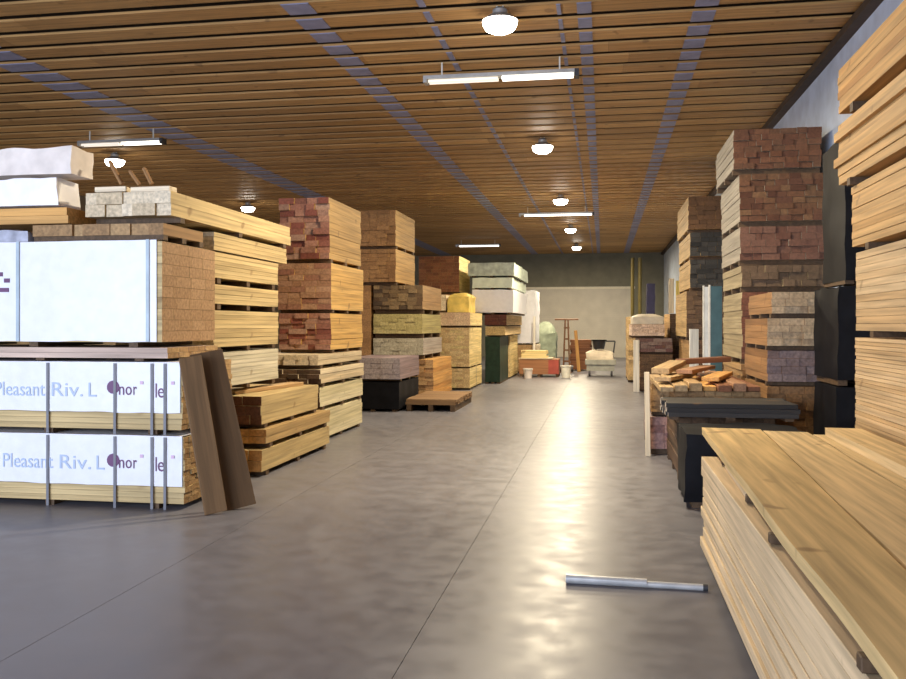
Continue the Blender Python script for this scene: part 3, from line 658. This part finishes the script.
# ================================================================ RIGHT: TALL STACK
TX0, TX1, TY0 = 2.0, 2.98, 2.2
orr = ('bright_orange_wood', [(0.516, 0.292, 0.103), (0.619, 0.378, 0.155), (0.568, 0.344, 0.138)]); tl = ('light_orange_wood', [(0.568, 0.378, 0.189), (0.654, 0.473, 0.267), (0.533, 0.344, 0.163)])
for (x0, zfar, z0, z1, bh, m, jit, bol, lb) in [
    (2.02, 7.4, 0, .82, .05, tl, .03, .07, 'pale pack on the floor at the foot of the tall right stack'),
    (2.01, 7.15, .825, 1.60, .03, tl, .03, .04, 'pack of many thin boards low in the tall right stack'),
    (2.00, 7.10, 1.605, 2.28, .055, tl, .03, .05, 'pale orange pack of thick boards above the thin boards of the tall right stack'),
    (1.99, 7.2, 2.285, 2.82, .06, orr, .05, .05, 'orange pack in the upper middle of the tall right stack'),
    (1.94, 7.55, 2.825, 3.40, .07, orr, .14, .06, 'orange pack with uneven ends, second from the top of the tall right stack'),
    (1.95, 7.50, 3.41, 3.86, .065, ('deep_orange_wood', ORANGE), .10, .07, 'deep orange pack crowning the tall right stack')]:
    pack(lb, x0, TX1, TY0, Yz(zfar, x0), z0, z1, 'Y', m, m, bh=bh, bw=.16, jit=jit, bol=bol, nb=4)
bm = bmesh.new(); 
# black wrapped packs behind it
yv = Yz(9.2, 2.3)
wrapped('black wrapped pack on the floor behind the tall right stack', 2.40, 3.02, yv, yv+1.0, 0, 1.05, M_black, .02, .06, 41)
wrapped('black wrapped pack in the middle behind the tall right stack', 2.41, 3.02, yv, yv+1.0, 1.065, 2.1, M_black, .03, .06, 42)
wrapped('narrow black wrapped pack on top behind the tall right stack', 2.50, 3.02, yv+.05, yv+1.0, 2.13, 3.76, M_black, .02, .04, 43, .05)
# black low pack beyond the foreground pile
wrapped('low black wrapped pack beyond the far end of the foreground pile', .75, 1.85, Yz(8.15, .75), Yz(9.05, .75), 0, .70, M_black, .03, .06, 44)
# ================================================================ RIGHT MIDDLE PILE
yq = Yz(9.55, .8)
pack('dark low pack under the loose rusty boards on the right', .80, 1.82, yq, Yz(11.3, .8), 0, .70, 'Y', dark, dark, bh=.09, bw=.18, jit=.05, bol=.08)
pack('maroon ended low pack at the aisle edge beyond the dark pack', .60, 1.80, Yz(11.5, .6), Yz(13.2, .6), 0, .50, 'Y', purple, ('pink_maroon_ends', [(.26, .13, .11), (.36, .21, .18)]), bh=.12, bw=.2, jit=.03, bol=.08)
pack('dull brown pack on the maroon ended pack', .62, 1.80, Yz(11.55, .6), Yz(13.2, .6), .51, .93, 'Y', tan, tan, bh=.08, bw=.19, jit=.04, bol=.05)
pack('bundle of dark grey planks lying across the dark low pack', .62, 2.0, Yz(9.25, .6), Yz(9.95, 1.5), .705, .88, 'X', ('dark_grey_wood', [(.03, .026, .024), (.055, .048, .042)]), grey, bh=.05, bw=.17, jit=.06, bol=.03)
rl = random.Random(3)
lab = ['leftmost tan board', 'second tan board from the aisle', 'third tan board from the aisle', 'middle orange board', 'fifth rusty board from the aisle', 'sixth rusty board from the aisle', 'rightmost rusty board',
       'upper tan board across the left', 'upper rusty board across the middle', 'upper orange board across the right']
mm = [('tan_loose', [(.40, .26, .12), (.48, .33, .17)]), ('tan_loose', [(.40, .26, .12), (.48, .33, .17)]), tan, orange, rust, ('rust_light', [(.34, .17, .09), (.40, .22, .12)]), rust]
for i in range(7):
    x = .72+.165*i; a = rl.uniform(-.02, .02); th = .055+.02*(i % 3)
    z = .935+th/2; y0 = Yz(10.05+rl.uniform(-.1, .15), x); y1 = Yz(12.8+rl.uniform(-.3, .2), x)
    board(lab[i]+' of the loose pile on the right', (x-a*.2, y0, z), (x+a*.2, y1, z+.0), .15, th, W(mm[i][0], mm[i][1]), name='loose_board', group='loose boards on the right pile')
pack('short tan offcuts carrying the loose boards on the right', .82, 1.80, Yz(10.3, .8), Yz(11.25, .8), .705, .93, 'Y', tan, tan, bh=.07, bw=.17, jit=.05, bol=.03)
for i, (x0, z0, x1, z1, m, y) in enumerate([(.70, 1.045, 1.15, 1.045, ('tan_loose', [(.40, .26, .12), (.48, .33, .17)]), 10.5), (1.0, 1.105, 1.45, 1.105, ('rust_light', [(.34, .17, .09), (.40, .22, .12)]), 11.0), (1.25, 1.05, 1.6, 1.05, orange, 10.4)]):
    board(lab[7+i]+' of the loose pile on the right', (x0, Yz(y, x0), z0+.01), (x1, Yz(y+1.5, x1)-.2, z1+.01), .20, .05, W(m[0], m[1]), name='loose_board', group='loose boards on the right pile')
board('short tan board tilted on the aisle end of the loose pile on the right', (.70, Yz(10.9, .7), 1.13), (1.02, Yz(12.2, .7), 1.18), .22, .07, W('tan_loose', [(.40, .26, .12), (.48, .33, .17)]), group='loose boards on the right pile')
board('dark rusty board laid over the far end of the loose pile on the right', (1.05, Yz(12.3, .7), 1.19), (1.72, Yz(12.6, .7), 1.22), .24, .07, W('rust_brown_wood', RUST), group='loose boards on the right pile')
board('pale upright stake at the aisle edge of the right pile', (.575, Yz(11.4, .575), .0), (.56, Yz(11.4, .575)+.02, 1.09), .065, .05, W('pale_wood', PALE), yawface=(0, -1, 0), name='stake', group='pale stakes of the right row', cat='stake')
# pale ends pack R
yr = Yz(10.35, 1.88); yr1 = Yz(12.0, 1.88)
for (z0, z1, lb, m, e) in [(0, .98, 'brown base pack under the pale-ended packs on the right', brown, brown), (.985, 1.40, 'purple grey ended pack under the pale-ended ones on the right', brown, ('purple_ends', [(.20, .135, .12), (.28, .20, .18)])),
                        (1.405, 1.78, 'lower pale-ended pack beside the black wrapped packs', brown, ('pale_ends', [(.50, .35, .20), (.58, .42, .25)])), (1.785, 2.09, 'upper pale-ended pack beside the black wrapped packs', brown, ('pale_ends', [(.50, .35, .20), (.58, .42, .25)]))]:
    pack(lb, 1.90 + (.05 if 'upper' in lb else 0), 2.68, yr if yr > 0 else 0, yr1, z0, z1, 'Y', m, e, bh=.09, bw=.2, jit=.03, bol=.05)
# tall rust ended stack U
yu = Yz(12.25, 1.9); yu1 = Yz(14.2, 1.9)
gs = ('grey_pale_side', [(0.277, 0.244, 0.198), (0.343, 0.304, 0.251)])
for (dx, z0, z1, lb, m, e) in [(0, 0, 1.15, 'brown ended base pack of the tall rust-ended stack', tan, brown), (0, 1.155, 2.16, 'dark red ended pack low in the tall rust-ended stack', ('dull_beige_side', [(.30, .24, .14), (.38, .31, .19)]), ('dark_red_brown', [(.13, .05, .03), (.18, .07, .04)])),
        (0, 2.165, 2.53, 'dull brown ended pack in the middle of the tall rust-ended stack', ('dull_beige_side', [(.30, .24, .14), (.38, .31, .19)]), ('dull_brown_ends', [(0.113, 0.072, 0.041), (0.154, 0.098, 0.057)])),
        (-.02, 2.535, 3.07, 'red brown ended pack, third from the top of the tall rust-ended stack', gs, ('redbrown_ends', [(0.139, 0.062, 0.039), (0.175, 0.087, 0.057), (0.123, 0.051, 0.031)])),
        (-.03, 3.075, 3.80, 'rough rust ended pack, second from the top of the tall rust-ended stack', gs, ('rust_rough', [(0.134, 0.057, 0.026), (0.186, 0.098, 0.046), (0.083, 0.031, 0.016), (0.170, 0.077, 0.036), (0.113, 0.046, 0.026)])),
        (-.11, 3.805, 4.43, 'red brown ended pack topping the tall rust-ended stack', gs, ('redbrown_top', [(0.154, 0.062, 0.028), (0.186, 0.083, 0.041), (0.129, 0.051, 0.026), (0.154, 0.077, 0.039)]))]:
    pack(lb, 1.9+dx, 3.08+dx, yu, yu1, z0, z1, 'Y', m, e, bh=.085, bw=.17, jit=.06, bol=.07)
# teal and white panels
for k, (u, z, m, lb) in enumerate([(710, 14.95, plain('white_panel', (.66, .66, .64), .4), 'white edged panel standing left of the teal one'), (716, 14.7, plain('teal_panel', (.06, .125, .145), .4), 'teal panel standing on edge beside the tall rust-ended stack')]):
    X = Xu(u, z); Y = Yz(z, X)
    t = empty('door_panel', (X, Y, 0)); tag(t, lb, 'panel', 'panels standing by the rust-ended stack')
    bm = bmesh.new(); box(bm, -.09, .10, .0, .06, .0, 2.35); bmesh.ops.bevel(bm, geom=list(bm.edges), offset=.006, segments=1, affect='EDGES'); link_mesh('leaf', bm, m, t)
    bm = bmesh.new(); box(bm, -.115, -.092, -.01, .07, 0, 2.37); link_mesh('edge_strip', bm, M_rod, t)
# far right stacks
yy0 = Yz(19.5, 1.9); yy1 = Yz(22.4, 1.9)
for (z0, z1, lb, m, e, dx) in [(0, 1.36, 'dark ended base pack of the tall stack beyond the teal panel', tan, dark, 0), (1.365, 2.45, 'tan sided pack low in the tall stack beyond the teal panel', ('tan_beige', [(.40, .26, .11), (.50, .34, .16)]), dark, -.08),
        (2.455, 3.15, 'black ended pack in the middle of the tall stack beyond the teal panel', ('tan_beige', [(.40, .26, .11), (.50, .34, .16)]), ('black_ends', [(.016, .015, .014), (.05, .045, .04)]), 0),
        (3.155, 3.75, 'dark pack second from the top of the tall stack beyond the teal panel', ('tan_beige', [(.40, .26, .11), (.50, .34, .16)]), ('black_ends', [(.016, .015, .014), (.05, .045, .04)]), 0),
        (3.755, 4.55, 'brown ended top pack of the tall stack beyond the teal panel', ('tan_beige', [(.40, .26, .11), (.50, .34, .16)]), ('deep_brown_ends', [(.09, .045, .02), (.14, .07, .03)]), -.04)]:
    pack(lb, 1.9+dx, 3.0, yy0, yy1, z0, z1, 'Y', m, e, bh=.1, bw=.2, jit=.04, bol=.07)
yz0 = Yz(22.4, .87); yz1 = Yz(25, .87); 
for (x0, x1, z0, z1, lb, m, e) in [(.92, 1.74, 0, .95, 'dark base pack of the far right stack with the white post', tan, dark), (.90, 1.74, .955, 1.36, 'maroon ended pack of the far right stack with the white post', purple, ('maroon_grey_ends', [(.13, .07, .06), (.22, .16, .14), (.10, .04, .04)])),
        (.72, 1.55, 1.365, 1.72, 'pinkish pack near the top of the far right stack with the white post', pinky, ('pink_ends', [(.48, .36, .28), (.60, .46, .37)]))]:
    pack(lb, x0, x1, yz0, yz1, z0, z1, 'Y', m, e, bh=.08, bw=.2, jit=.04, bol=.06)
wrapped('pale wrapped bundle with rounded top on the far right stack', .76, 1.5, yz0+.02, yz1-.5, 1.725, 1.99, plain('grey_beige_plastic', (.46, .42, .35), .5, 0, .15, 6), .02, 0, 51, .3, 'wrapped_bundle', 'wrapped bundle', step=.08)
board('white upright post at the corner of the far right stack', (.835, yz0-.06, 0.0), (.835, yz0-.05, 1.32), .15, .06, W('white_paint_wood', [(.75, .72, .64), (.78, .75, .68)]), yawface=(0, -1, 0), name='post', group='white posts of the right row', cat='post')
board('short white post standing by the tall stack beyond the teal panel', (Xu(694, 17.3), Yz(17.3, 1.8), 0.0), (Xu(694, 17.3), Yz(17.3, 1.8)+.01, 1.62), .17, .08, W('white_paint_wood', [(.75, .72, .64), (.78, .75, .68)]), yawface=(0, -1, 0), name='post', group='white posts of the right row', cat='post')
pack('beige pack on the floor behind the far right stack', .72, 1.7, Yz(26.0, .7), Yz(28.5, .7), 0, 1.95, 'Y', ('tan_beige', [(.40, .26, .11), (.50, .34, .16)]), cream, bh=.1, bw=.2, jit=.05, bol=.07)
pack('base pack below the yellow boards of the far right stack', 1.75, 3.0, Yz(23.4, 1.75), Yz(25.6, 1.75), 0, 2.0, 'Y', tan, dark, bh=.12, bw=.22, bol=.08)
for k, (u, lb, m) in enumerate(((662, 'left yellow board standing on the far right stack', PALE), (667, 'middle yellow board standing on the far right stack', [(.74, .56, .14), (.78, .60, .18)]), (673, 'right yellow board standing on the far right stack', CREAM))):
    X = 1.80+.19*k; Y = Yz(23.55, X)
    board(lb, (X, Y, 2.015), (X+.02, Y+.2, 2.95-.06*k), .135, .05, W(['pale_wood', 'yellow_wood', 'cream_wood'][k], m), yawface=(0, -1, .1), name='standing_board', group='yellow boards standing on the far right stack')
t = wrapped('dark blue wrapped bundle by the yellow pipes', Xu(647, 36), Xu(655, 36), Yz(36, 1.9), Yz(36, 1.9)+1, 0, 3.4, plain('navy_plastic', (.02, .016, .055), .5, 0, .2), .02, .05, 61)

# ================================================================ CAMERA, WORLD
cam = bpy.data.cameras.new('camera'); co = bpy.data.objects.new('camera', cam); col.objects.link(co)
cam.sensor_width = 36; cam.lens = F/906*36; cam.shift_y = -(339.5-V0)/906
co.location = (0, 0, H); co.rotation_euler = (math.radians(90), 0, TH); cam.clip_end = 200
scene.camera = co
w = bpy.data.worlds.new('world'); scene.world = w; w.use_nodes = True
w.node_tree.nodes['Background'].inputs[0].default_value = (.62, .74, .92, 1); w.node_tree.nodes['Background'].inputs[1].default_value = 1.2
vs_ = scene.view_settings; vs_.view_transform = 'Standard'; vs_.look = 'None'; vs_.exposure = 0.12; vs_.gamma = 1; vs_.use_curve_mapping = False
